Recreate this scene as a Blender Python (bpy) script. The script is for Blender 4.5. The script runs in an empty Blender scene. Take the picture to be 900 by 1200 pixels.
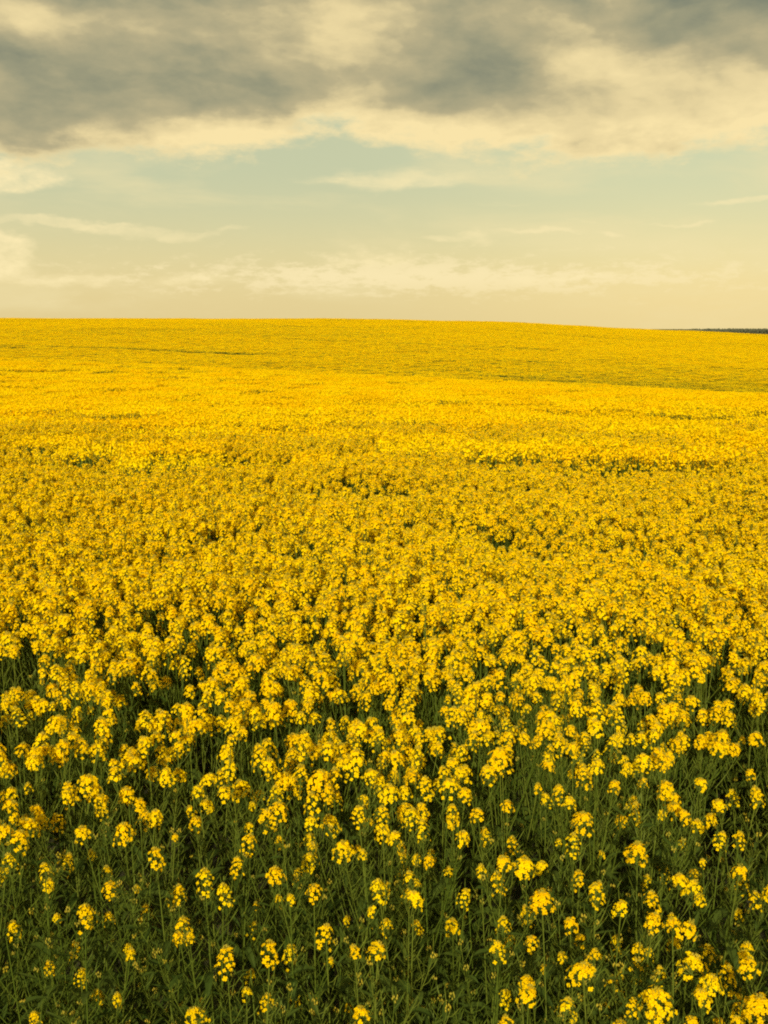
import bpy, math, random
import numpy as np
from mathutils import Vector, Matrix, Euler

C = bpy.context.scene.collection
sc = bpy.context.scene
R = math.radians
rng = random.Random(11)
nrs = np.random.RandomState(5)

# ------------------------------------------------------------------ camera
CAM_Z, PITCH, F = 2.45, R(10.4), 35 / 36 * 1200
cam_d = bpy.data.cameras.new('camera'); cam_d.sensor_fit = 'VERTICAL'
cam_d.sensor_height = 36; cam_d.sensor_width = 27; cam_d.lens = 35
cam_d.clip_start = 0.05; cam_d.clip_end = 30000
cam = bpy.data.objects.new('camera', cam_d); C.objects.link(cam)
cam.location = (0, 0, CAM_Z); cam.rotation_euler = (math.pi / 2 - PITCH, 0, 0)
sc.camera = cam


def ray(px, py):
    dx, dy = (px - 450) / F, (600 - py) / F
    return Vector((dx, math.cos(PITCH) + dy * math.sin(PITCH), -math.sin(PITCH) + dy * math.cos(PITCH)))


def at_height(px, py, z):
    d = ray(px, py)
    return Vector((0, 0, CAM_Z)) + d * ((z - CAM_Z) / d.z)


def project(p):
    q = Vector(p) - Vector((0, 0, CAM_Z))
    f = q.y * math.cos(PITCH) - q.z * math.sin(PITCH)
    u = q.y * math.sin(PITCH) + q.z * math.cos(PITCH)
    if f < 0.05:
        return (-9999, -9999)
    return (450 + F * q.x / f, 600 - F * u / f)


# ------------------------------------------------------------------ terrain
def ss(a, b, t):
    t = np.clip((t - a) / (b - a), 0, 1)
    return t * t * (3 - 2 * t)


CROP = 1.25


def hill_top(x):
    # how far the far hilltop stands above or below the camera, across the view
    return np.interp(x, [-900, -400, -123, 0, 41, 82, 123, 200, 400, 900],
                     [2.0, 3.2, 3.4, 2.95, 2.2, 0.0, -1.75, -5, -9, -10])


def ground_z(x, y):
    x = np.asarray(x, float); y = np.asarray(y, float)
    lat = np.clip(x, -70, 70)
    near = -1.2 - 0.028 * np.clip(y - 12, 0, None) - 0.045 * lat * ss(8, 45, y) - 0.0007 * np.clip(y - 38, 0, 60) ** 2
    hx = hill_top(x * 320 / np.clip(y, 150, 320))
    base = -4.6 - 0.012 * lat
    t = np.clip((y - 85) / (325 - 85), 0, 1.9)
    rise = np.where(t < 1, np.sin(t * math.pi / 2) ** 1.15, 1 - 1.1 * (t - 1) ** 2)
    far = base + (hx - base) * np.clip(rise, -2, 1)
    far = far + 0.10 * np.sin(x * 0.043 + y * 0.05) * ss(90, 160, y) + 0.06 * np.sin(x * 0.11 - y * 0.031) * ss(90, 160, y)
    far = np.where(y > 420, np.minimum(far, -10 - 0 * y), far)
    k = ss(55, 100, y)
    z = near * (1 - k) + far * k
    z = z * (1 - ss(440, 900, y)) + (-11.0) * ss(440, 900, y)
    return z + CAM_Z - CROP


def mesh_obj(name, V, Fc, mats, mi=None, parent=None, smooth=False, link=True):
    me = bpy.data.meshes.new(name)
    me.from_pydata([tuple(v) for v in V], [], [tuple(f) for f in Fc])
    for m in mats: me.materials.append(m)
    if mi is not None: me.polygons.foreach_set('material_index', np.asarray(mi, np.int32))
    if smooth: me.polygons.foreach_set('use_smooth', np.ones(len(me.polygons), bool))
    me.update()
    o = bpy.data.objects.new(name, me)
    if link: C.objects.link(o)
    if parent: o.parent = parent
    return o


# ------------------------------------------------------------------ materials
def mat(name):
    m = bpy.data.materials.new(name); m.use_nodes = True
    nt = m.node_tree; nt.nodes.clear()
    out = nt.nodes.new('ShaderNodeOutputMaterial')
    return m, nt, out


def leafy(name, c1, c2, trans, rough=0.5, spec=0.25, tint=None, scale=40):
    """leaf or petal: diffuse with light passing through, colour varying from piece to piece"""
    m, nt, out = mat(name)
    N = nt.nodes.new; L = nt.links.new
    pos = N('ShaderNodeNewGeometry'); oi = N('ShaderNodeObjectInfo')
    no = N('ShaderNodeTexNoise'); no.inputs['Scale'].default_value = scale; no.inputs['Detail'].default_value = 2
    L(pos.outputs['Position'], no.inputs['Vector'])
    ri = N('ShaderNodeMath'); ri.operation = 'ADD'
    L(no.outputs['Fac'], ri.inputs[0]); L(oi.outputs['Random'], ri.inputs[1])
    rm = N('ShaderNodeMapRange'); rm.inputs[1].default_value = 0.45; rm.inputs[2].default_value = 1.55
    L(ri.outputs[0], rm.inputs[0])
    mx = N('ShaderNodeMix'); mx.data_type = 'RGBA'
    mx.inputs[6].default_value = (*c1, 1); mx.inputs[7].default_value = (*c2, 1)
    L(rm.outputs[0], mx.inputs[0])
    b = N('ShaderNodeBsdfPrincipled'); b.inputs['Roughness'].default_value = rough
    b.inputs['Specular IOR Level'].default_value = spec
    L(mx.outputs[2], b.inputs['Base Color'])
    t = N('ShaderNodeBsdfTranslucent'); L(mx.outputs[2], t.inputs['Color'])
    ms = N('ShaderNodeMixShader'); ms.inputs[0].default_value = trans
    L(b.outputs[0], ms.inputs[1]); L(t.outputs[0], ms.inputs[2]); L(ms.outputs[0], out.inputs['Surface'])
    return m


M_PETAL = leafy('petal_yellow', (0.93, 0.62, 0.0005), (0.96, 0.73, 0.0015), 0.45, 0.8, 0.03, scale=60)
M_STEM = leafy('stem_green', (0.062, 0.096, 0.009), (0.110, 0.140, 0.016), 0.1, 0.6, 0.12)
M_LEAF = leafy('leaf_green', (0.033, 0.060, 0.007), (0.060, 0.088, 0.012), 0.3, 0.6, 0.12, scale=12)
M_BUD = leafy('bud_green', (0.30, 0.27, 0.02), (0.42, 0.33, 0.02), 0.2, 0.6, 0.2)
MATS = [M_PETAL, M_STEM, M_LEAF, M_BUD]
PETAL, STEM, LEAF, BUD = 0, 1, 2, 3


def soil():
    m, nt, out = mat('soil')
    N = nt.nodes.new; L = nt.links.new
    g = N('ShaderNodeNewGeometry')
    n = N('ShaderNodeTexNoise'); n.inputs['Scale'].default_value = 3; n.inputs['Detail'].default_value = 9
    L(g.outputs['Position'], n.inputs['Vector'])
    cr = N('ShaderNodeValToRGB')
    cr.color_ramp.elements[0].position = .3; cr.color_ramp.elements[0].color = (0.030, 0.030, 0.010, 1)
    cr.color_ramp.elements[1].position = .7; cr.color_ramp.elements[1].color = (0.055, 0.060, 0.016, 1)
    L(n.outputs['Fac'], cr.inputs[0])
    b = N('ShaderNodeBsdfPrincipled'); b.inputs['Roughness'].default_value = .9
    bp = N('ShaderNodeBump'); bp.inputs['Strength'].default_value = .6; bp.inputs['Distance'].default_value = .04
    L(n.outputs['Fac'], bp.inputs['Height']); L(bp.outputs[0], b.inputs['Normal'])
    L(cr.outputs[0], b.inputs['Base Color']); L(b.outputs[0], out.inputs['Surface'])
    return m


M_SOIL = soil()


# ------------------------------------------------------------------ mesh pieces
class MB:
    def __init__(s): s.v = []; s.f = []; s.m = []

    def tube(s, pts, rad, n, m):
        base = len(s.v)
        for i, p in enumerate(pts):
            a = pts[max(i - 1, 0)]; b = pts[min(i + 1, len(pts) - 1)]
            d = (b - a).normalized()
            u = d.cross(Vector((0.31, 0.95, 0.02))).normalized(); w = d.cross(u)
            for k in range(n):
                an = 2 * math.pi * k / n
                s.v.append(p + (u * math.cos(an) + w * math.sin(an)) * rad[i])
        for i in range(len(pts) - 1):
            for k in range(n):
                s.f.append((base + i * n + k, base + i * n + (k + 1) % n, base + (i + 1) * n + (k + 1) % n, base + (i + 1) * n + k))
                s.m.append(m)

    def poly(s, pts, m):
        b = len(s.v); s.v.extend(pts); s.f.append(tuple(range(b, b + len(pts)))); s.m.append(m)

    def strip(s, rows, m):
        """rows of equal length, joined by quads"""
        b = len(s.v); n = len(rows[0])
        for r in rows: s.v.extend(r)
        for i in range(len(rows) - 1):
            for k in range(n - 1):
                s.f.append((b + i * n + k, b + i * n + k + 1, b + (i + 1) * n + k + 1, b + (i + 1) * n + k)); s.m.append(m)

    def octa(s, c, r, h, ax, m):
        ax = ax.normalized(); u = ax.orthogonal().normalized(); w = ax.cross(u)
        b = len(s.v)
        s.v += [c + ax * h, c + u * r, c + w * r, c - u * r, c - w * r, c - ax * h]
        for k in range(4):
            s.f.append((b, b + 1 + k, b + 1 + (k + 1) % 4)); s.f.append((b + 5, b + 1 + (k + 1) % 4, b + 1 + k)); s.m += [m, m]

    def arrays(s): return (np.array([tuple(v) for v in s.v]), s.f, s.m)


def flower(mb, c, n, size, r):
    """one cross-shaped flower: four bent rounded petals facing along n"""
    n = n.normalized()
    u = (n.orthogonal()).normalized(); w = n.cross(u)
    a0 = r.uniform(0, 6.28)
    cup = r.uniform(0.15, 0.75)
    for k in range(4):
        a = a0 + k * math.pi / 2 + r.uniform(-.15, .15)
        d = u * math.cos(a) + w * math.sin(a); t = n.cross(d)
        L = size * r.uniform(.85, 1.12); W = L * r.uniform(.42, .55)
        tw = n * (L * r.uniform(-.12, .12))
        p0 = c + d * L * .06
        p1 = c + d * L * .55 + n * L * cup * .5
        p2 = c + d * L * 1.02 + n * L * (cup * .45 - .05)
        mb.strip([[p0 - t * W * .15, p0 + t * W * .15],
                  [p1 - t * W * .95 + tw, p1 + t * W * .95 - tw],
                  [p2 - t * W * .62 + tw, p2 + t * W * .62 - tw]], PETAL)


def make_head(kind, r):
    """a raceme: buds on top, open flowers in a dome, older flowers hanging below on pedicels"""
    mb = MB()
    N, Rr, drop = {'full': (68, .0215, .024), 'medium': (50, .018, .020), 'small': (24, .013, .016), 'loose': (44, .020, .044)}[kind]
    skirt = r.uniform(0, 6.28)
    for i in range(N):
        t = i / (N - 1)
        th = i * 2.39996 + r.uniform(-.3, .3)
        ph = R(12 + 92 * t ** .8 + r.uniform(-10, 10))
        if t > .55 and math.cos(th - skirt) < -.2 and r.random() < .7: continue
        rad = Rr * (.66 + .50 * t) * r.uniform(.68, 1.3)
        axz = -drop * t ** 1.6
        d = Vector((math.sin(ph) * math.cos(th), math.sin(ph) * math.sin(th), math.cos(ph)))
        c = Vector((0, 0, axz)) + d * rad
        n = d * .8 + Vector((r.uniform(-.35, .35), r.uniform(-.35, .35), .35 + r.uniform(-.2, .3)))
        flower(mb, c, n, .0061 * r.uniform(.65, 1.15) * (.8 if t < .18 else 1), r)
        mb.tube([Vector((0, 0, axz - .006)), c], [.0006, .0006], 3, STEM)
    for i in range(11):
        th = i * 2.4; q = i / 10
        c = Vector((math.cos(th) * .008 * q ** .5, math.sin(th) * .008 * q ** .5, Rr * .62 + .006 * (1 - q)))
        mb.octa(c, .0019, .0042, Vector((math.cos(th) * .5 * q, math.sin(th) * .5 * q, 1)), BUD)
    mb.tube([Vector((0, 0, -drop - .006)), Vector((0, 0, Rr * .6))], [.0014, .0010], 4, STEM)
    return mb.arrays()


HEADS = {}
for kind, cnt in (('full', 6), ('medium', 6), ('small', 4), ('loose', 5)):
    HEADS[kind] = [make_head(kind, random.Random(100 + 17 * i + len(kind) * 1000)) for i in range(cnt)]
HEAD_MESH = {}
for kind, hs in HEADS.items():
    for i, (V, Fc, mi) in enumerate(hs):
        me = bpy.data.meshes.new('flower_head')
        me.from_pydata(V.tolist(), [], Fc)
        for m in MATS: me.materials.append(m)
        me.polygons.foreach_set('material_index', np.array(mi, np.int32)); me.update()
        HEAD_MESH[(kind, i)] = me


def bez(p0, p1, p2, n):
    return [p0 * (1 - t) ** 2 + p1 * 2 * t * (1 - t) + p2 * t * t for t in [i / n for i in range(n + 1)]]


def leaf(mb, p, d, L, W, droop, r):
    """a folded lance-shaped leaf that arches outward and down"""
    d = d.normalized(); side = d.cross(Vector((0, 0, 1))).normalized()
    rows = []
    for i, (t, w) in enumerate(((0, .35), (.3, .95), (.6, .85), (.85, .45), (1, .05))):
        c = p + d * (L * t) + Vector((0, 0, L * (.45 * t - droop * t * t)))
        up = Vector((0, 0, 1)) * W * w * .35
        wv = side * W * w
        wav = Vector((0, 0, r.uniform(-.12, .12) * W))
        rows.append([c - wv + up + wav, c, c + wv + up - wav])
    mb.strip(rows, LEAF)


def pods(mb, path, n, r, ln=.045):
    """slender green pods spiralling up the stalk below a head"""
    th = r.uniform(0, 6.28)
    for i in range(n):
        f = (i + .5) / n * (len(path) - 1.001)
        a = path[int(f)]; p = a.lerp(path[int(f) + 1], f - int(f))
        th += 2.4
        d = Vector((math.cos(th), math.sin(th), r.uniform(.5, 1.1))).normalized()
        q = p + d * r.uniform(.012, .02)
        e = q + (d + Vector((0, 0, .7))).normalized() * ln * r.uniform(.5, 1.1)
        mb.tube([p, q, q.lerp(e, .5), e], [.0005, .0006, .0012, .0004], 3, STEM)


def make_plant(heads, r, shoots=2, leaves=9, lush=1.0, podn=(14, 24)):
    """heads: [(tip position, kind, variant, scale)], base at the origin. Returns stem mesh, foliage mesh and head transforms"""
    st, fo = MB(), MB()
    out = []
    hs = sorted(heads, key=lambda h: -h[0].z)
    top = hs[0][0] if hs else Vector((r.uniform(-.08, .08), r.uniform(-.08, .08), r.uniform(.85, 1.1)))
    mid = Vector((top.x * .25 + r.uniform(-.03, .03), top.y * .25 + r.uniform(-.03, .03), top.z * .55))
    main = bez(Vector((0, 0, -.02)), mid, top, 9)
    st.tube(main, [.0040 - .0027 * i / 9 for i in range(10)], 5, STEM)

    def on(t):
        f = t * 8.99; return main[int(f)].lerp(main[int(f) + 1], f - int(f))

    def axis(path):
        a = (path[-1] - path[-2]).normalized() * .7 + Vector((r.uniform(-.25, .25), r.uniform(-.25, .25), .55))
        return a.normalized()

    for i, (tip, kind, var, s) in enumerate(hs):
        if i == 0: path = main
        else:
            t0 = r.uniform(.42, .72)
            p0 = on(t0)
            if p0.z > tip.z - .12: p0 = on(max(.15, (tip.z - .28) / max(top.z, .3)))
            c = Vector((p0.x * .35 + tip.x * .65 + r.uniform(-.02, .02), p0.y * .35 + tip.y * .65 + r.uniform(-.02, .02), p0.z * .6 + tip.z * .4))
            path = bez(p0, c, tip, 6)
            st.tube(path, [.0019 - .0009 * k / 6 for k in range(7)], 4, STEM)
            leaf(fo, p0, Vector((tip.x - p0.x, tip.y - p0.y, 0.01)) + Vector((r.uniform(-.05, .05), r.uniform(-.05, .05), 0)), r.uniform(.06, .11) * lush, .012, r.uniform(.4, .9), r)
        n0 = max(0, len(path) - 4)
        pods(st, path[n0:], r.randint(*podn), r, .036)
        out.append((tip, axis(path), kind, var, s, r.uniform(0, 6.28)))
    for k in range(shoots):
        t0 = r.uniform(.35, .75); p0 = on(t0); an = r.uniform(0, 6.28)
        L = r.uniform(.18, .34)
        tip = p0 + Vector((math.cos(an) * L * .42, math.sin(an) * L * .42, L))
        if tip.z > top.z - .05: tip.z = top.z - .05
        path = bez(p0, p0.lerp(tip, .5) + Vector((math.cos(an), math.sin(an), -.3)) * .03, tip, 5)
        st.tube(path, [.0014 - .0007 * q / 5 for q in range(6)], 4, STEM)
        pods(st, path[1:], r.randint(14, 22), r, .032)
        for q in range(4):
            a = r.uniform(0, 6.28); leaf(fo, path[1 + q].lerp(path[2 + q], .5) if q < 4 else tip, Vector((math.cos(a), math.sin(a), .01)), r.uniform(.025, .055), .006, r.uniform(-.2, .7), r)
        for q in range(7):
            a = q * 2.4
            st.octa(tip + Vector((math.cos(a) * .005, math.sin(a) * .005, r.uniform(-.004, .006))), .002, .0042, Vector((0, 0, 1)), BUD)
    for k in range(leaves):
        t = .12 + .72 * (k + r.uniform(0, .8)) / leaves
        an = k * 2.4 + r.uniform(-.5, .5)
        L = (.17 - .12 * t) * r.uniform(.7, 1.2) * lush
        leaf(fo, on(t), Vector((math.cos(an), math.sin(an), 0.01)), L, L * r.uniform(.13, .2), r.uniform(.3, 1.0), r)
    return st.arrays(), fo.arrays(), out


def head_matrix(h):
    tip, ax, kind, var, s, spin = h
    q = Vector((0, 0, 1)).rotation_difference(ax)
    return Matrix.Translation(tip) @ q.to_matrix().to_4x4() @ Matrix.Rotation(spin, 4, 'Z') @ Matrix.Scale(s, 4)


def random_heads(r, n, h):
    out = []
    ks = ['full', 'full', 'medium', 'medium', 'loose', 'small']
    a0 = r.uniform(0, 6.28)
    for i in range(n):
        if i == 0: tip = Vector((r.uniform(-.06, .06), r.uniform(-.06, .06), h)); kind = r.choice(['full', 'full', 'medium', 'loose'])
        else:
            a = a0 + i * 2.4 + r.uniform(-.4, .4); rad = r.uniform(.05, .16)
            tip = Vector((math.cos(a) * rad, math.sin(a) * rad, h - r.uniform(.0, .15) - (.10 if r.random() < .25 else 0)))
            kind = r.choice(ks)
        out.append((tip, kind, r.randrange(len(HEADS[kind])), r.uniform(.74, 1.0)))
    return out


# ------------------------------------------------------------------ plant kinds, copied later
KIND_N = [7, 5, 7, 6, 7, 6, 5, 7, 6, 6, 5, 7]
KINDS = []
for i, n in enumerate(KIND_N):
    r = random.Random(900 + i)
    h = r.uniform(1.18, 1.27)
    s, f, hd = make_plant(random_heads(r, n, h), r, shoots=3, leaves=9)
    KINDS.append(dict(stem=s, fol=f, heads=hd, h=h, n=n))

DENSE = []          # fuller plants of the closed stand farther in
for i, n in enumerate((8, 9, 7, 10, 8, 9, 10, 8)):
    r = random.Random(1900 + i); h = r.uniform(1.21, 1.27)
    hs = [(Vector((t.x * 1.15, t.y * 1.15, h - (h - t.z) * .55)), k, v, sc_ * 1.22) for t, k, v, sc_ in random_heads(r, n, h)]
    s, f, hd = make_plant(hs, r, shoots=0, leaves=7, podn=(2, 4))
    DENSE.append(dict(stem=s, fol=f, heads=hd, h=h, n=n))

GROUP = 'rapeseed plants at the near edge of the field'


def set_mesh(name, arr):
    V, Fc, mi = arr
    me = bpy.data.meshes.new(name); me.from_pydata(V.tolist(), [], Fc)
    for m in MATS: me.materials.append(m)
    me.polygons.foreach_set('material_index', np.array(mi, np.int32)); me.update()
    return me


def plant_thing(stem_me, fol_me, heads):
    root = bpy.data.objects.new('rapeseed_plant', None); root.empty_display_size = .05; C.objects.link(root)
    root['category'] = 'plant'; root['group'] = GROUP
    for nm, me in (('stem', stem_me), ('foliage', fol_me)):
        o = bpy.data.objects.new(nm, me); C.objects.link(o); o.parent = root
    for h in heads:
        o = bpy.data.objects.new('flower_head', HEAD_MESH[(h[2], h[3])]); C.objects.link(o); o.parent = root
        o.matrix_local = head_matrix(h)
    return root


def copy_plant(src):
    c = src.copy(); C.objects.link(c)
    for ch in src.children:
        d = ch.copy(); C.objects.link(d); d.parent = c
    return c


# ------------------------------------------------------------------ the plants one can tell apart
# flower heads standing out at the near edge: where they stand, how large, how deep in the crop (0 = at the top)
FRONT = '''13,928,1,0 79,930,1,0 117,937,1,0 97,975,1.1,0 145,972,1.2,0 182,1000,1.1,0 232,927,1.1,0 263,927,1.1,0 230,963,1.1,1
293,983,1,0 240,1025,1,0 262,1042,1,0 215,1082,1,0 265,1117,1,0 100,1067,1.1,0 67,1075,.8,1 52,1017,.8,0 57,1035,1,1 10,1007,1,0
210,1042,1,1 278,1010,1,0 95,1140,.8,2 230,1187,1,1 182,955,1,0 107,1000,.9,2 57,1130,.6,2 127,1073,.8,2 365,962,1,0 363,982,1,1
363,1007,1.2,1 327,947,1.2,0 323,927,1,0 323,1023,1.1,0 368,1043,1,0 340,1052,.9,0 402,993,1.2,0 425,1000,.9,0 457,927,1.2,0
420,950,1,0 448,952,1.1,0 483,953,1.1,0 463,980,1.1,0 495,967,1,0 530,948,1,0 527,920,1.4,0 560,953,1.1,0 542,980,1,0 480,1027,1,0
443,1038,1,0 485,1052,1.1,0 453,1082,.9,1 435,1067,.8,1 382,1090,1,0 316,1110,1,0 415,1113,.9,0 443,1112,1.1,0 340,1113,.9,2
423,1187,1,0 545,1047,1,1 530,1083,1.1,2 590,1080,.9,0 583,1110,.9,0 593,1165,.8,1 313,1170,.8,2 488,1083,.8,2 593,1197,.8,0
590,1010,1.1,0 568,975,.9,1 595,943,1,0 615,1013,1.4,0 635,1052,1.3,0 698,1042,1,0 683,960,1.2,0 672,983,1,0 747,997,1.3,0
780,923,1.4,0 842,943,1.1,0 888,930,1.1,0 846,980,1,0 867,980,1,0 867,1022,1.1,0 797,1032,1.2,0 813,1038,1,0 763,1052,1.1,0
728,1063,1,0 767,1077,1,0 788,1083,1,0 808,1087,1,0 668,1082,1,0 623,1103,1,1 658,1120,.9,1 697,1117,.9,1 748,1113,1,1
683,1138,1.2,0 620,1162,1.1,0 665,1178,1.1,0 742,1175,.8,1 770,1170,1.3,0 813,1130,1.4,0 822,1168,1,0 878,1130,1,0 890,1177,1.2,0
863,1197,.9,0 853,1140,1,1 830,1113,.9,2 678,1025,.9,1 722,1102,.8,2 727,1140,.8,2 773,1137,.8,2 640,935,1,1 720,920,1,0 815,965,.9,1
30,960,.9,1 150,930,1,0 205,980,.8,1 290,925,1,1 385,925,1,0 655,925,1.1,0 745,955,1,1 600,985,.9,1 705,1000,.8,2 885,1050,.9,2 40,1190,.7,2 150,1110,.7,2
505,1000,.8,2 300,1060,.7,2 160,1040,.8,2'''
targets = []
for tok in FRONT.split():
    px, py, s, dp = [float(v) for v in tok.split(',')]
    z = CROP - .02 - rng.uniform(0, .05) - dp * rng.uniform(.09, .13)
    p = at_height(px, py, z)
    kind = 'full' if s >= 1.2 else ('medium' if s >= .95 else rng.choice(['small', 'loose']))
    if s <= 1.1 and rng.random() < .4: kind = 'loose'
    targets.append((p, kind, rng.randrange(len(HEADS[kind])), min(s, 1.3) * rng.uniform(.72, .88)))

PLANTS = []       # (root, base, height, n heads, tallest head position, lean)
left = sorted(targets, key=lambda t: t[0].y)
while left:
    first = left.pop(0); grp = [first]
    lim = rng.choice([1, 2, 3, 3, 4])
    near = sorted((t for t in left if (t[0] - first[0]).length < .17), key=lambda t: (t[0] - first[0]).length)
    for t in near[:lim - 1]: grp.append(t); left.remove(t)
    cx = sum(t[0].x for t in grp) / len(grp) + rng.uniform(-.05, .05); cy = sum(t[0].y for t in grp) / len(grp) + rng.uniform(-.03, .06)
    gz = float(ground_z(cx, cy))
    base = Vector((cx, cy, gz))
    hd = [(t[0] - base, *t[1:]) for t in grp]
    for q in range(rng.choice([0, 1, 1, 2, 3])):      # smaller side heads lower in the crop
        a = rng.uniform(0, 6.28); b = rng.choice(hd)[0]
        kd = rng.choice(['small', 'small', 'medium', 'loose'])
        hd.append((b + Vector((math.cos(a) * .09, math.sin(a) * .09, -rng.uniform(.06, .26))), kd, rng.randrange(len(HEADS[kd])), rng.uniform(.6, .9)))
    s, f, heads = make_plant(hd, rng, shoots=rng.randint(3, 5), leaves=rng.randint(10, 13), lush=1.0)
    root = plant_thing(set_mesh('stem', s), set_mesh('foliage', f), heads); root.location = base
    PLANTS.append(dict(o=root, base=base, tip=max((t[0] for t in grp), key=lambda p: p.z), n=len(hd), big=max(t[3] for t in grp), kinds=[t[1] for t in grp]))

# leafy plants without open flowers between them
GREEN = []
for i in range(4):
    s, f, heads = make_plant([], random.Random(70 + i), shoots=9, leaves=16, lush=1.1)
    GREEN.append(dict(stem=s, fol=f))
protos = {}
npg = 0
for k in range(900):
    if npg >= 70: break
    y = 1.42 + 1.35 * rng.random(); x = rng.uniform(-1, 1) * (.40 * y + .08)
    if min((Vector((x, y)) - p['base'].to_2d()).length for p in PLANTS) < .06: continue
    gi = npg % 4
    if ('g', gi) not in protos:
        protos[('g', gi)] = o = plant_thing(set_mesh('stem', GREEN[gi]['stem']), set_mesh('foliage', GREEN[gi]['fol']), [])
    else: o = copy_plant(protos[('g', gi)])
    o.location = (x, y, float(ground_z(x, y))); s = rng.uniform(.85, 1.08)
    o.scale = (s, s, s); o.rotation_euler = (rng.uniform(-.06, .06), rng.uniform(-.06, .06), rng.uniform(0, 6.28))
    base = Vector(o.location); npg += 1
    PLANTS.append(dict(o=o, base=base, tip=base + Vector((0, 0, 1.0 * s)), n=0, big=1, kinds=[]))


# ------------------------------------------------------------------ scatter of the whole crop
def vnoise(x, y, f, seed):
    """smooth value noise for patchy growth"""
    x = np.asarray(x) * f + 1000.3; y = np.asarray(y) * f + 1000.7
    xi = np.floor(x).astype(int); yi = np.floor(y).astype(int); fx = x - xi; fy = y - yi
    fx = fx * fx * (3 - 2 * fx); fy = fy * fy * (3 - 2 * fy)

    def h(a, b):
        n = (a * 374761393 + b * 668265263 + seed * 974711) & 0x7fffffff
        n = ((n ^ (n >> 13)) * 1274126177) & 0x7fffffff
        return ((n ^ (n >> 16)) & 0xffff) / 65535.0
    return (h(xi, yi) * (1 - fx) + h(xi + 1, yi) * fx) * (1 - fy) + (h(xi, yi + 1) * (1 - fx) + h(xi + 1, yi + 1) * fx) * fy


def jgrid(x0, x1, y0, y1, step, jit=.5):
    gx, gy = np.meshgrid(np.arange(x0, x1, step), np.arange(y0, y1, step))
    gx = gx + (nrs.rand(*gx.shape) - .5) * 2 * jit * step; gy = gy + (nrs.rand(*gy.shape) - .5) * 2 * jit * step
    return gx.ravel(), gy.ravel()


NEAR_END, MID_END = 17.5, 95.0


def cell_rand(x, y):
    a = np.floor(np.asarray(x) / .84).astype(int) + 5000; b = np.floor(np.asarray(y) / .84).astype(int) + 5000
    n = (a * 374761393 + b * 668265263) & 0x7fffffff
    n = ((n ^ (n >> 13)) * 1274126177) & 0x7fffffff
    return ((n ^ (n >> 16)) & 0xffff) / 65535.0


def far_share(y): return ss(6, 17, y)      # how much of the stand is built as patches
gx, gy = jgrid(-22, 22, -5, NEAR_END, 0.166)
gx2, gy2 = jgrid(-22, 22, 3.0, NEAR_END, 0.185)
ex = nrs.rand(len(gx2)) < ss(3.0, 5.2, gy2)
gx = np.concatenate([gx, gx2[ex]]); gy = np.concatenate([gy, gy2[ex]])
keep = (np.abs(gx) < np.maximum(.52 * gy + 2.5, 3.2)) & (np.hypot(gx, gy) > .75)
patch = vnoise(gx, gy, 1.6, 3) * .55 + vnoise(gx, gy, .55, 8) * .45
thin = np.where((gy > 2.4) | (gy < 1.4), 1, .62)
gaps = np.clip(.5 + 1.7 * (patch - .2), .25, 1)
keep &= nrs.rand(len(gx)) < (1 - (1 - gaps) * (1 - .85 * ss(3.0, 5.2, gy))) * thin
# narrow thin lines in the stand, where wheels or wind laid plants over
def line_dist(x, y, pl):
    d = np.full(x.shape, 1e9)
    for (ax, ay), (bx, by) in zip(pl[:-1], pl[1:]):
        vx, vy = bx - ax, by - ay; L = vx * vx + vy * vy + 1e-9
        t = np.clip(((x - ax) * vx + (y - ay) * vy) / L, 0, 1)
        d = np.minimum(d, np.hypot(x - ax - t * vx, y - ay - t * vy))
    return d


laid = np.zeros(len(gx))
for pl, w_, k_ in [([(0, 478), (120, 492), (210, 503), (300, 512), (420, 520)], .3, .45), ([(380, 542), (450, 530), (560, 526), (700, 535), (900, 540)], .26, .55),
                   ([(40, 533), (150, 555), (260, 549)], .22, .75), ([(0, 598), (50, 606), (150, 620), (230, 634)], .19, .85), ([(330, 575), (430, 582), (520, 573)], .20, .85),
                   ([(600, 545), (700, 556), (800, 556), (900, 566)], .22, .6), ([(560, 630), (640, 655), (760, 648), (880, 622)], .16, .75), ([(330, 655), (430, 668)], .14, .7)]:
    q_ = [tuple(at_height(a_, b_, CROP - .1).to_2d()) for a_, b_ in pl]
    laid = np.maximum(laid, .7 * k_ * (1 - ss(10.5, 13.5, gy)) * np.exp(-(line_dist(gx + .1 * np.sin(gy * 5), gy, q_) / (w_ * 1.8)) ** 2) * (vnoise(gx, gy, .9, 77) > .36))
keep &= nrs.rand(len(gx)) > .8 * laid
keep &= cell_rand(gx, gy) > far_share(gy)
gx, gy, patch, laid = gx[keep], gy[keep], patch[keep], laid[keep]
tall = (patch - .5) * (.16 - .08 * ss(4, 8, gy)) + nrs.normal(0, .03, len(gx)) - .22 * laid


def pick_kind(y):
    return len(KINDS) + rng.randrange(len(DENSE)) if rng.random() < (y - 2.5) / 1.5 else rng.randrange(len(KINDS))


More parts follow.
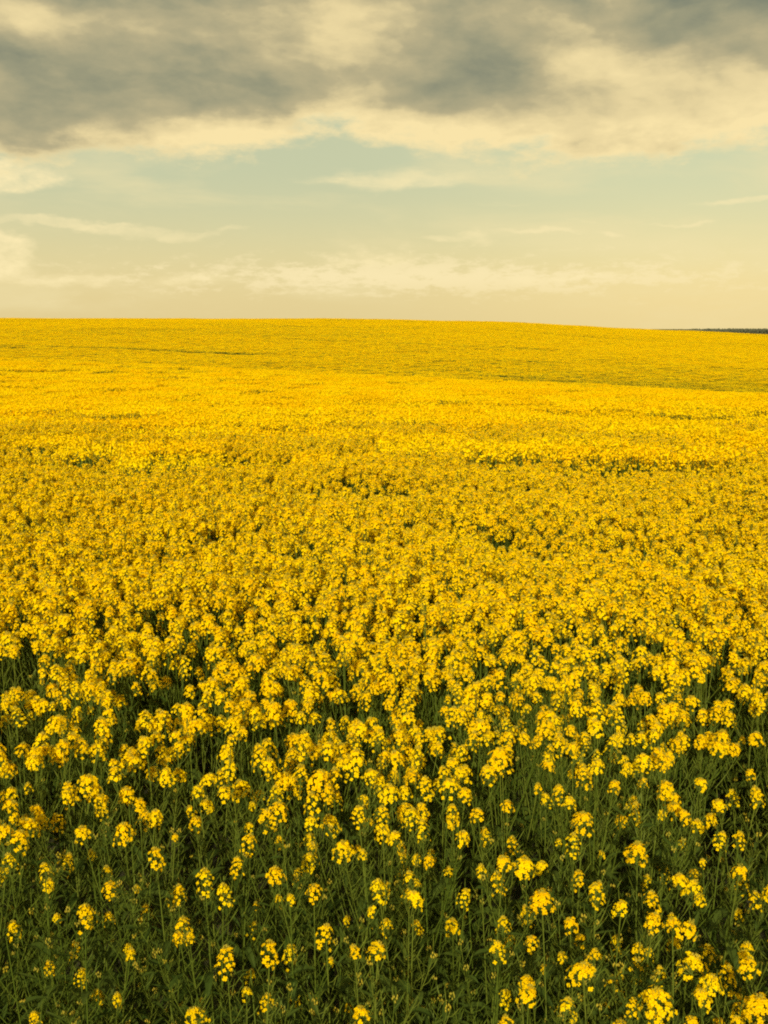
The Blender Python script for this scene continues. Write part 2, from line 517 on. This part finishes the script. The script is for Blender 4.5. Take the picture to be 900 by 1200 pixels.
# the nearest of these, seen in the frame, are things of their own
cand = []
front_xy = [p['base'].to_2d() for p in PLANTS]
taken = np.zeros(len(gx), bool)
for i in np.argsort(np.hypot(gx, gy)):
    x, y = gx[i], gy[i]
    if y < 1.35: continue
    px, py = project((x, y, float(ground_z(x, y)) + 1.2))
    if not (-12 < px < 912 and py < 1215): continue
    if y < 2.62:
        taken[i] = True; continue          # the front edge is already planted
    if len(PLANTS) + len(cand) < 300: cand.append(i); taken[i] = True
    else: break
for i in cand:
    x, y = float(gx[i]), float(gy[i]); k = pick_kind(y)
    if k not in protos:
        K = (KINDS + DENSE)[k]; protos[k] = o = plant_thing(set_mesh('stem', K['stem']), set_mesh('foliage', K['fol']), K['heads'])
    else: o = copy_plant(protos[k])
    s = 1 + float(tall[i]) / 1.25; K = (KINDS + DENSE)[k]
    o.location = (x, y, float(ground_z(x, y))); o.scale = (s, s, s)
    o.rotation_euler = (rng.gauss(0, .05), rng.gauss(0, .05), rng.uniform(0, 6.28))
    base = Vector(o.location); m = Matrix.LocRotScale(base, Euler(o.rotation_euler), Vector((s, s, s)))
    PLANTS.append(dict(o=o, base=base, tip=m @ K['heads'][0][0], n=K['n'], big=s, kinds=[h[2] for h in K['heads']]))
gx, gy, tall = gx[~taken], gy[~taken], tall[~taken]
near_pts = [(x, y, float(z), pick_kind(y), rng.gauss(0, .05), rng.gauss(0, .05), rng.uniform(0, 6.28), 1 + t / 1.25)
            for x, y, z, t in zip(gx, gy, ground_z(gx, gy), tall)]

# prototypes for the crop: whole plants near, square patches of crop farther off
lib = bpy.data.collections.new('crop_library')


def join(parts):
    V, Fc, mi = [], [], []; b = 0
    for v, f, m in parts:
        V.append(v); Fc += [tuple(i + b for i in q) for q in f]; mi += list(m); b += len(v)
    return np.concatenate(V), Fc, mi


names = 0


def lib_add(arr):
    global names
    me = set_mesh('crop_patch', arr); o = bpy.data.objects.new('patch_%03d' % names, me); names += 1
    lib.objects.link(o)


for K in KINDS + DENSE:
    parts = [K['stem'], K['fol']]
    for h in K['heads']:
        V, Fc, mi = HEADS[h[2]][h[3]]
        m = np.array(head_matrix(h)); parts.append((V @ m[:3, :3].T + m[:3, 3], Fc, mi))
    lib_add(join(parts))


def patch_mesh(size, heads, per, q, r, bloom=1.0, greens=60, wide=.026):
    """a square of crop seen from far off: each head a loose dome of petals on its stalk, leaves below"""
    mb = MB()
    for i in range(heads):
        x, y = r.uniform(-.5, .5) * size, r.uniform(-.5, .5) * size
        h = CROP - abs(r.gauss(0, .05)) - (.07 if r.random() < .15 else 0) + .02
        n = per
        if r.random() > bloom: n = max(1, per // 3)
        c = Vector((x, y, h))
        for k in range(n):
            d = Vector((r.gauss(0, 1), r.gauss(0, 1), abs(r.gauss(0, .9)) + .1)).normalized()
            p = c + Vector((d.x * wide, d.y * wide, d.z * wide * 1.15 - .015))
            u = (d + Vector((r.uniform(-.5, .5), r.uniform(-.5, .5), .2))).normalized()
            a = u.orthogonal().normalized(); b = u.cross(a); s = q * r.uniform(.8, 1.2)
            an = r.uniform(0, 3); ca, sa = math.cos(an) * s, math.sin(an) * s
            a, b = a * ca + b * sa, b * ca - a * sa
            mb.poly([p - a, p - b * .8, p + a, p + b * .8], PETAL)
        w = Vector((.004, .002, 0)) if i % 2 else Vector((-.002, .004, 0))
        f = c + Vector((r.uniform(-.06, .06), r.uniform(-.06, .06), -.5))
        mb.poly([f - w, f + w, c + w * .6, c - w * .6], STEM)
    for i in range(greens):
        p = Vector((r.uniform(-.5, .5) * size, r.uniform(-.5, .5) * size, r.uniform(.55, 1.1)))
        a = r.uniform(0, 6.28); leaf(mb, p, Vector((math.cos(a), math.sin(a), .01)), .12, .022, r.uniform(.2, 1), r)
    return mb.arrays()


MID0 = names
for i in range(8): lib_add(patch_mesh(1.0, 310, 9, .0128, random.Random(i), .95, 50, .040))
MIDS0 = names
for i in range(3): lib_add(patch_mesh(1.0, 240, 8, .0128, random.Random(40 + i), .9, 50, .05))
FAR0 = names
FAR_BLOOM = (.98, .98, .98, .93, .93, .86, .86, .72, .72)
for i, bl in enumerate(FAR_BLOOM): lib_add(patch_mesh(1.06, int(190 * bl), 3, .0215 if i < 3 else .0170, random.Random(60 + i), bl, int(20 + 150 * (1 - bl))))


def slopes(x, y):
    e = .5
    return (ground_z(x + e, y) - ground_z(x - e, y)) / (2 * e), (ground_z(x, y + e) - ground_z(x, y - e)) / (2 * e)


pts = list(near_pts)
# middle distance
gx, gy = np.meshgrid((np.arange(-74, 74) + .5) * .84, np.arange(.42, MID_END, .84)); gx = gx.ravel(); gy = gy.ravel()
k = (np.abs(gx) < .52 * gy + 3) & (cell_rand(gx, gy) <= far_share(gy)) & (gy > 5.5); gx, gy = gx[k], gy[k]
j = ss(12, 24, gy); gx = gx + (nrs.rand(len(gx)) - .5) * .4 * j; gy = gy + (nrs.rand(len(gy)) - .5) * .4 * j
gz = ground_z(gx, gy); sx, sy = slopes(gx, gy)
lo = vnoise(gx, gy, .16, 21) * .6 + vnoise(gx, gy * 2.2, .45, 22) * .4
dz = (vnoise(gx, gy, .35, 5) - .5) * .16 + nrs.normal(0, .03, len(gx))
for x, y, z, a, b, l, h in zip(gx, gy, gz, sx, sy, lo, dz):
    sparse = l < .20
    coarse = rng.random() < (y - 26) / 40
    if coarse: idx = FAR0 + (rng.choice((6, 7)) if sparse else rng.choice((3, 5, 6, 7)))
    else: idx = (MIDS0 + rng.randrange(3)) if sparse else (MID0 + rng.randrange(8))
    pts.append((x, y, z + h - (.04 if sparse else 0), idx, math.atan(b), -math.atan(a), rng.choice([0, 1, 2, 3]) * math.pi / 2 + rng.uniform(-.1, .1), 1))


# far hill, with the thin lines left by tractor wheels and weaker growth
def line_px(pp):
    """points on the far hill below chosen sight lines"""
    out = []
    for px, py in pp:
        d = ray(px, py); t = np.arange(90, 330, .5)
        P = d / d.y
        hz = ground_z(P.x * t, t) + CROP - .1 - (CAM_Z + P.z * t)
        i = np.argmax(hz > 0)
        out.append((P.x * t[i], t[i]))
    return out


LINES = [(line_px([(575, 441), (640, 446), (705, 452), (750, 456), (830, 462)]), 1.2, .75),
         (line_px([(60, 407), (140, 409), (220, 413), (300, 416)]), 1.2, .8),
         (line_px([(620, 425), (760, 428), (900, 434)]), 1.6, .35),
         (line_px([(0, 408), (30, 409)]), 1.2, .6),
         (line_px([(300, 396), (480, 404), (640, 411)]), 1.6, .3),
         (line_px([(40, 389), (200, 391)]), 1.8, .25)]


gx, gy = jgrid(-210, 210, MID_END - 1, 364, .90, .25)
k = np.abs(gx) < .52 * gy + 4; gx, gy = gx[k], gy[k]
gz = ground_z(gx, gy); sx, sy = slopes(gx, gy)
lo = vnoise(gx * .35, gy + gx * .22, .05, 31) * .55 + vnoise(gx * .15, gy * 1.3 + gx * .3, .12, 32) * .45
dz = (vnoise(gx, gy, .12, 6) - .5) * .22 + nrs.normal(0, .03, len(gx))
weak = np.clip((.54 - lo) * 1.4, 0, .32)
for pl, w, st_ in LINES: weak = np.maximum(weak, st_ * 1.3 * np.exp(-(line_dist(gx, gy, pl) / (w * 1.25)) ** 2))
lev = np.clip(np.floor(weak * 4 + (nrs.rand(len(gx)) - .5) * 1.3), 0, 3).astype(int)
LV = [(0, 1, 2), (3, 4), (5, 6), (7, 8)]
for x, y, z, a, b, l, h in zip(gx, gy, gz, sx, sy, lev, dz):
    pts.append((x, y, z + h - (0, .05, .14, .34)[l], FAR0 + rng.choice(LV[l]), math.atan(b), -math.atan(a), rng.choice([0, 1, 2, 3]) * math.pi / 2 + rng.uniform(-.15, .15), 1))

# one object for the uncountable rest of the crop
P = np.array(pts, float)
me = bpy.data.meshes.new('rapeseed_crop'); me.from_pydata(P[:, :3].tolist(), [], [])
a = me.attributes.new('idx', 'INT', 'POINT'); a.data.foreach_set('value', P[:, 3].astype(np.int32))
a = me.attributes.new('rot', 'FLOAT_VECTOR', 'POINT'); a.data.foreach_set('vector', P[:, 4:7].astype(np.float32).ravel())
a = me.attributes.new('scl', 'FLOAT', 'POINT'); a.data.foreach_set('value', P[:, 7].astype(np.float32))
crop = bpy.data.objects.new('rapeseed_crop', me); C.objects.link(crop)
crop['kind'] = 'stuff'; crop['category'] = 'crop'
crop['label'] = 'dense yellow rapeseed in bloom spreading over the whole field to the skyline'
ng = bpy.data.node_groups.new('crop_scatter', 'GeometryNodeTree')
ng.interface.new_socket('Geometry', in_out='INPUT', socket_type='NodeSocketGeometry')
ng.interface.new_socket('Geometry', in_out='OUTPUT', socket_type='NodeSocketGeometry')
N = ng.nodes.new; L = ng.links.new
gi, go = N('NodeGroupInput'), N('NodeGroupOutput')
ci = N('GeometryNodeCollectionInfo'); ci.inputs['Collection'].default_value = lib
ci.inputs['Separate Children'].default_value = True; ci.inputs['Reset Children'].default_value = True


def named(n, t):
    q = N('GeometryNodeInputNamedAttribute'); q.data_type = t; q.inputs['Name'].default_value = n
    return q.outputs['Attribute']


ip = N('GeometryNodeInstanceOnPoints')
L(gi.outputs[0], ip.inputs['Points']); L(ci.outputs[0], ip.inputs['Instance'])
ip.inputs['Pick Instance'].default_value = True
L(named('idx', 'INT'), ip.inputs['Instance Index'])
er = N('FunctionNodeEulerToRotation'); L(named('rot', 'FLOAT_VECTOR'), er.inputs[0]); L(er.outputs[0], ip.inputs['Rotation'])
L(named('scl', 'FLOAT'), ip.inputs['Scale']); L(ip.outputs[0], go.inputs[0])
md = crop.modifiers.new('scatter', 'NODES'); md.node_group = ng

# ------------------------------------------------------------------ labels that single each plant out
words = ['bare', 'one', 'two', 'three', 'four', 'five', 'six', 'seven', 'eight', 'nine', 'ten']
rows = [(0, 'at the bottom edge'), (1.75, 'just behind the front'), (2.05, 'in the dark front'), (2.4, 'where dark gaps end'),
        (2.8, 'where yellow closes up'), (3.2, 'in the thickening yellow'), (3.7, 'in denser yellow behind'), (4.3, 'in the dense carpet')]
cols = ['far left', 'near left edge', 'quarter across', 'left of centre', 'at centre', 'right of centre', 'three quarters across', 'near right edge', 'far right']
cells = {}
for p in PLANTS:
    px, py = project(p['tip'])
    c = min(8, max(0, int(px / 100))); q = max(i for i, (d, _) in enumerate(rows) if p['base'].y >= d)
    p['px'], p['py'] = px, py
    cells.setdefault((q, c), []).append(p)


def look(p):
    if p['n'] == 0: return 'green leafy rapeseed plant without open flowers'
    big = 'large' if 'full' in p['kinds'] and p['big'] > 1.05 else ('small' if all(k in ('small', 'loose') for k in p['kinds']) else 'yellow')
    return 'rapeseed plant with %s %s %s' % (words[p['n']], big + ('' if big == 'yellow' else ' yellow'), 'head' if p['n'] == 1 else 'heads')


for (q, c), ps in cells.items():
    by = {}
    for p in ps: by.setdefault(look(p), []).append(p)
    for lk, same in by.items():
        same.sort(key=lambda p: p['px'])
        for i, p in enumerate(same):
            n = len(same)
            pre = ''
            if n == 2: pre = ('left ', 'right ')[i]
            elif n == 3: pre = ('leftmost ', 'middle ', 'rightmost ')[i]
            elif n > 3: pre = ('leftmost ', 'second ', 'third ', 'fourth ', 'fifth ', 'sixth ', 'seventh ', 'eighth ')[min(i, 7)]
            p['o']['label'] = (pre + lk + ' ' + rows[q][1] + ', ' + cols[c])

# ------------------------------------------------------------------ ground, far land and wood
ys = np.unique(np.concatenate([np.arange(-30, 60, 1.5), np.arange(60, 460, 6), np.geomspace(460, 14000, 24), [-400, -120, -60]]))
xs = np.unique(np.concatenate([np.arange(-60, 60.1, 3), np.arange(60, 420, 12), -np.arange(60, 420, 12), np.geomspace(430, 12000, 16), -np.geomspace(430, 12000, 16)]))
X, Y = np.meshgrid(xs, ys); Z = ground_z(X, Y)
V = np.stack([X.ravel(), Y.ravel(), Z.ravel()], 1); nx = len(xs)
Fc = [(j * nx + i, j * nx + i + 1, (j + 1) * nx + i + 1, (j + 1) * nx + i) for j in range(len(ys) - 1) for i in range(nx - 1)]
g = mesh_obj('ground', V, Fc, [M_SOIL], smooth=True); g['kind'] = 'structure'

# low far hills on the right
m_hill = leafy('far_grassland', (0.10, 0.11, 0.05), (0.13, 0.13, 0.06), 0, .9, .1, scale=.004)
xs2 = np.linspace(-2500, 4200, 90); ys2 = np.linspace(2600, 5200, 22)
X, Y = np.meshgrid(xs2, ys2)
hh = np.sin(np.clip((Y - 2600) / 2600, 0, 1) * math.pi) * (13.2 + .6 * np.sin(X * .0021) + .5 * np.sin(X * .0067 + 1))
V = np.stack([X.ravel(), Y.ravel(), (-13 + CAM_Z + hh).ravel() - .5], 1); nx = len(xs2)
Fc = [(j * nx + i, j * nx + i + 1, (j + 1) * nx + i + 1, (j + 1) * nx + i) for j in range(len(ys2) - 1) for i in range(nx - 1)]
hl = mesh_obj('hills', V, Fc, [m_hill], smooth=True); hl['kind'] = 'structure'

m_wood = leafy('wood_green_hazed', (0.085, 0.095, 0.062), (0.11, 0.12, 0.075), .2, .8, .1, scale=.02)  # foliage colour paled towards grey, distance haze put into the colour
mb = MB(); r = random.Random(4)
for i in range(1600):
    y = r.uniform(1750, 2050); x = r.uniform(470, 1000)
    h = r.uniform(8.6, 9.8); w = r.uniform(4, 7)
    if x < 640: h *= .55 + .45 * (x - 470) / 170
    c = Vector((x, y, CAM_Z - 9.3 + 0.004 * (y - 1750)))
    for k in range(14):
        d = Vector((r.gauss(0, 1), r.gauss(0, 1), r.gauss(0, .8))).normalized()
        p = c + Vector((0, 0, h * .6)) + Vector((d.x * w * .5, d.y * w * .5, d.z * h * .38))
        mb.octa(p, w * r.uniform(.16, .3), h * r.uniform(.1, .17), Vector((r.uniform(-.5, .5), r.uniform(-.5, .5), 1)), 0)
    mb.tube([c, c + Vector((0, 0, h * .5))], [.3, .2], 4, 0)
V, Fc, mi = mb.arrays()
w = mesh_obj('distant_wood', V, Fc, [m_wood]); w['kind'] = 'stuff'; w['category'] = 'wood'
w['label'] = 'thin dark line of far-off woodland beyond the hill at right'

# ------------------------------------------------------------------ sky
SUN_EL, SUN_AZ = R(25), R(-170)        # azimuth from the view direction, clockwise: behind and to the left
sun_dir = Vector((math.sin(SUN_AZ) * math.cos(SUN_EL), math.cos(SUN_AZ) * math.cos(SUN_EL), math.sin(SUN_EL)))
sl = bpy.data.lights.new('sun', 'SUN'); sl.energy = 4.6; sl.angle = R(.6); sl.color = (1, .86, .60)
so = bpy.data.objects.new('sun', sl); C.objects.link(so); so.location = (0, 0, 60)
so.rotation_euler = (-sun_dir).to_track_quat('-Z', 'Y').to_euler()

wd = bpy.data.worlds.new('World'); sc.world = wd; wd.use_nodes = True
nt = wd.node_tree; nt.nodes.clear(); N = nt.nodes.new; L = nt.links.new


def sock(node, v, i):
    if isinstance(v, (int, float)): node.inputs[i].default_value = v
    else: L(v, node.inputs[i])


def mth(op, a, b=0.0, c=None, clamp=False):
    n = N('ShaderNodeMath'); n.operation = op; n.use_clamp = clamp
    sock(n, a, 0); sock(n, b, 1)
    if c is not None: sock(n, c, 2)
    return n.outputs[0]


add = lambda a, b: mth('ADD', a, b)
sub = lambda a, b: mth('SUBTRACT', a, b)
mul = lambda a, b: mth('MULTIPLY', a, b)


def smooth(a, b, x):
    n = N('ShaderNodeMapRange'); n.interpolation_type = 'SMOOTHSTEP'
    sock(n, x, 0); n.inputs[1].default_value = a; n.inputs[2].default_value = b
    return n.outputs[0]


def noise(x, y, sx, sy, z=0.0, detail=6, rough=.55, dist=0.0):
    c = N('ShaderNodeCombineXYZ'); L(mul(x, sx), c.inputs[0]); L(mul(y, sy), c.inputs[1]); c.inputs[2].default_value = z
    n = N('ShaderNodeTexNoise'); n.inputs['Scale'].default_value = 1; n.inputs['Detail'].default_value = detail
    n.inputs['Roughness'].default_value = rough; n.inputs['Distortion'].default_value = dist
    L(c.outputs[0], n.inputs['Vector']); return n.outputs['Fac']


def gauss(x, y, cx, cy, sx, sy):
    a = mul(sub(x, cx), 1 / sx); b = mul(sub(y, cy), 1 / sy)
    return mth('EXPONENT', mul(add(mul(a, a), mul(b, b)), -1))


def rgbmix(f, a, b):
    n = N('ShaderNodeMix'); n.data_type = 'RGBA'; sock(n, f, 0)
    for i, v in ((6, a), (7, b)):
        if isinstance(v, tuple): n.inputs[i].default_value = (*v, 1)
        else: L(v, n.inputs[i])
    return n.outputs[2]


tc = N('ShaderNodeTexCoord'); sp = N('ShaderNodeSeparateXYZ'); L(tc.outputs['Generated'], sp.inputs[0])
az = mth('ARCTAN2', sp.outputs[0], sp.outputs[1]); el = mth('ARCSINE', sp.outputs[2])
AX = add(mul(az, 1210), 450)                 # bearing and height over the horizon, in small equal steps
AY = sub(386, mul(el, 1275))
wx = noise(AX, AY, .006, .012, 2.0, 5, .6); wy = noise(AX, AY, .006, .012, 7.0, 5, .6)
X1 = add(AX, mul(sub(wx, .5), 110)); Y1 = add(AY, mul(sub(wy, .5), 60))
fine = noise(AX, AY, .014, .030, 1.0, 9, .62, 0)
big = noise(AX, AY, .005, .011, 4.0, 7, .55, 0)
soft = noise(AX, AY, .010, .022, 12.0, 8, .58, .15)

def relief(sx, sy, z, dx, dy, det):
    a = noise(X1, Y1, sx, sy, z, det, .56); b = noise(add(X1, dx), add(Y1, dy), sx, sy, z, det, .56)
    return sub(a, b)


bil = add(mul(relief(.0058, .0105, 21.0, -20, 16, 3), .95), mul(relief(.02, .036, 25.0, -6, 5, 4), .22))
sky = N('ShaderNodeTexSky'); sky.sky_type = 'NISHITA'; sky.sun_disc = False
sky.sun_elevation = SUN_EL; sky.sun_rotation = SUN_AZ; sky.dust_density = 3.0; sky.air_density = 1.0
tint = N('ShaderNodeMix'); tint.data_type = 'RGBA'; tint.blend_type = 'MULTIPLY'; tint.inputs[0].default_value = 1
L(sky.outputs[0], tint.inputs[6]); tint.inputs[7].default_value = (1.25, .9, .42, 1)
S = 8.27                                    # the Background strength is 0.1
c10 = lambda r_, g_, b_: (r_ * S, g_ * S, b_ * S)
base = rgbmix(.75, tint.outputs[2], rgbmix(smooth(0, .16, el), c10(.92, .745, .355), c10(.56, .60, .395)))

warm = N('ShaderNodeMix'); warm.data_type = 'RGBA'; warm.blend_type = 'MULTIPLY'; warm.inputs[0].default_value = 1
warm.clamp_result = False; L(base, warm.inputs[6]); L(rgbmix(smooth(350, 850, AX), (1, 1, 1), (1.13, 1.11, 1.08)), warm.inputs[7]); base = warm.outputs[2]
# high thin veil and small far clouds
veil = mul(smooth(.45, .72, noise(AX, AY, .004, .016, 9.0, 6, .55, .3)), .5)
out = rgbmix(veil, base, c10(.84, .72, .39))
low = mul(smooth(.42, .60, add(noise(AX, AY, .028, .075, 3.0, 9, .68, .1), mul(sub(gauss(X1, Y1, 520, 322, 330, 22), .5), .25))), gauss(AX, AY, 470, 320, 520, 30))
out = rgbmix(mul(low, .7), out, c10(.95, .80, .46))


def blobs(lst, thr, wd_, nz):
    t = None
    for cx, cy, sx, sy, k in lst:
        q = mul(gauss(X1, Y1, cx, cy, sx, sy), k); t = q if t is None else add(t, q)
    return smooth(thr, thr + wd_, add(t, mul(sub(nz, .5), 1.1)))


strk = noise(AX, AY, .012, .07, 5.0, 7, .6, .3)
wisps = blobs([(60, 266, 90, 7, 1), (185, 268, 70, 9, .9), (545, 277, 60, 7, 1), (640, 268, 55, 4, .9), (675, 258, 50, 4, .6), (790, 258, 45, 4, .8),
               (865, 241, 70, 5, 1), (285, 264, 40, 5, .6), (715, 270, 16, 5, .7), (480, 206, 150, 16, .9), (610, 238, 70, 6, .6), (-300, 250, 160, 9, 1), (1300, 240, 200, 8, 1)], .38, .6, add(mul(strk, .7), mul(fine, .3)))
out = rgbmix(mul(wisps, add(mul(sub(fine, .5), 1.6), .5)), out, c10(.92, .78, .43))
cum = blobs([(0, 292, 50, 24, 1.5), (15, 212, 75, 24, 1.5), (430, 302, 90, 16, .75), (60, 325, 120, 14, .7), (680, 320, 110, 12, .7), (240, 330, 90, 12, .6), (-420, 280, 120, 36, 1), (1350, 300, 200, 26, .9)], .40, .5, fine)
out = rgbmix(mul(cum, add(mul(sub(noise(AX, AY, .03, .055, 14.0, 7, .65), .5), 2.0), .66)), out, c10(.95, .80, .44))

# the heavy cloud deck overhead, cream along its lower fringe, grey where it is thick
edge = add(add(186, mul(gauss(AX, 0.0, 20, 0, 70, 1), 22)), mul(gauss(AX, 0.0, 400, 0, 60, 1), -30))
d = add(sub(edge, AY), add(mul(sub(fine, .5), 105), mul(sub(big, .5), 80)))
mask = smooth(-10, 22, d)
lit = add(add(mul(smooth(62, -10, d), .6), mul(sub(fine, .5), .35)), mul(sub(soft, .5), .5))
for cx, cy, sx, sy, k in [(395, 38, 65, 30, .36), (690, 75, 75, 40, .36), (860, 120, 120, 35, .28), (70, 45, 70, 22, .22), (600, 150, 300, 26, .3), (250, 165, 90, 16, .35),
                          (110, 130, 130, 50, -.18), (290, 115, 110, 26, -.2), (200, 80, 120, 30, -.12), (470, 100, 60, 30, .08), (555, 95, 85, 42, -.24), (820, 30, 120, 34, -.45), (620, 10, 60, 18, -.25), (60, 0, 190, 20, -.55), (60, 185, 60, 16, -.1), (30, 80, 60, 20, -.15)]:
    lit = add(lit, mul(gauss(X1, Y1, cx, cy, sx, sy), k))
lit = add(add(lit, .47), bil)
cr = N('ShaderNodeValToRGB'); L(lit, cr.inputs[0])
e = cr.color_ramp.elements
e[0].position = 0; e[0].color = (.20, .22, .16, 1); e[1].position = 1; e[1].color = (.90, .735, .38, 1)
for p_, c_ in ((.25, (.32, .31, .195, 1)), (.5, (.47, .41, .235, 1)), (.75, (.74, .61, .32, 1))):
    q = e.new(p_); q.color = c_
sc10 = N('ShaderNodeMix'); sc10.data_type = 'RGBA'; sc10.blend_type = 'MULTIPLY'; sc10.inputs[0].default_value = 1
L(cr.outputs[0], sc10.inputs[6]); sc10.inputs[7].default_value = (S, S, S, 1); sc10.clamp_result = False
out = rgbmix(mask, out, sc10.outputs[2])
# unseen upper sky above the view, brightened to fill shadows in the crop
out = rgbmix(smooth(.30, .50, el), out, c10(.58, .51, .30))
bg = N('ShaderNodeBackground'); L(out, bg.inputs['Color']); bg.inputs['Strength'].default_value = 0.1
wo = N('ShaderNodeOutputWorld'); L(bg.outputs[0], wo.inputs['Surface'])

# ------------------------------------------------------------------ render settings
sc.render.engine = 'CYCLES'
sc.view_settings.view_transform = 'Standard'; sc.view_settings.look = 'None'
sc.view_settings.exposure = .35; sc.view_settings.gamma = 1
sc.cycles.max_bounces = 9; sc.cycles.diffuse_bounces = 7; sc.cycles.transmission_bounces = 6; sc.cycles.glossy_bounces = 2
sc.cycles.use_denoising = False
sc.cycles.filter_width = 2.0
print('things', len(PLANTS), 'points', len(pts), 'labels', len({p['o']['label'] for p in PLANTS}))
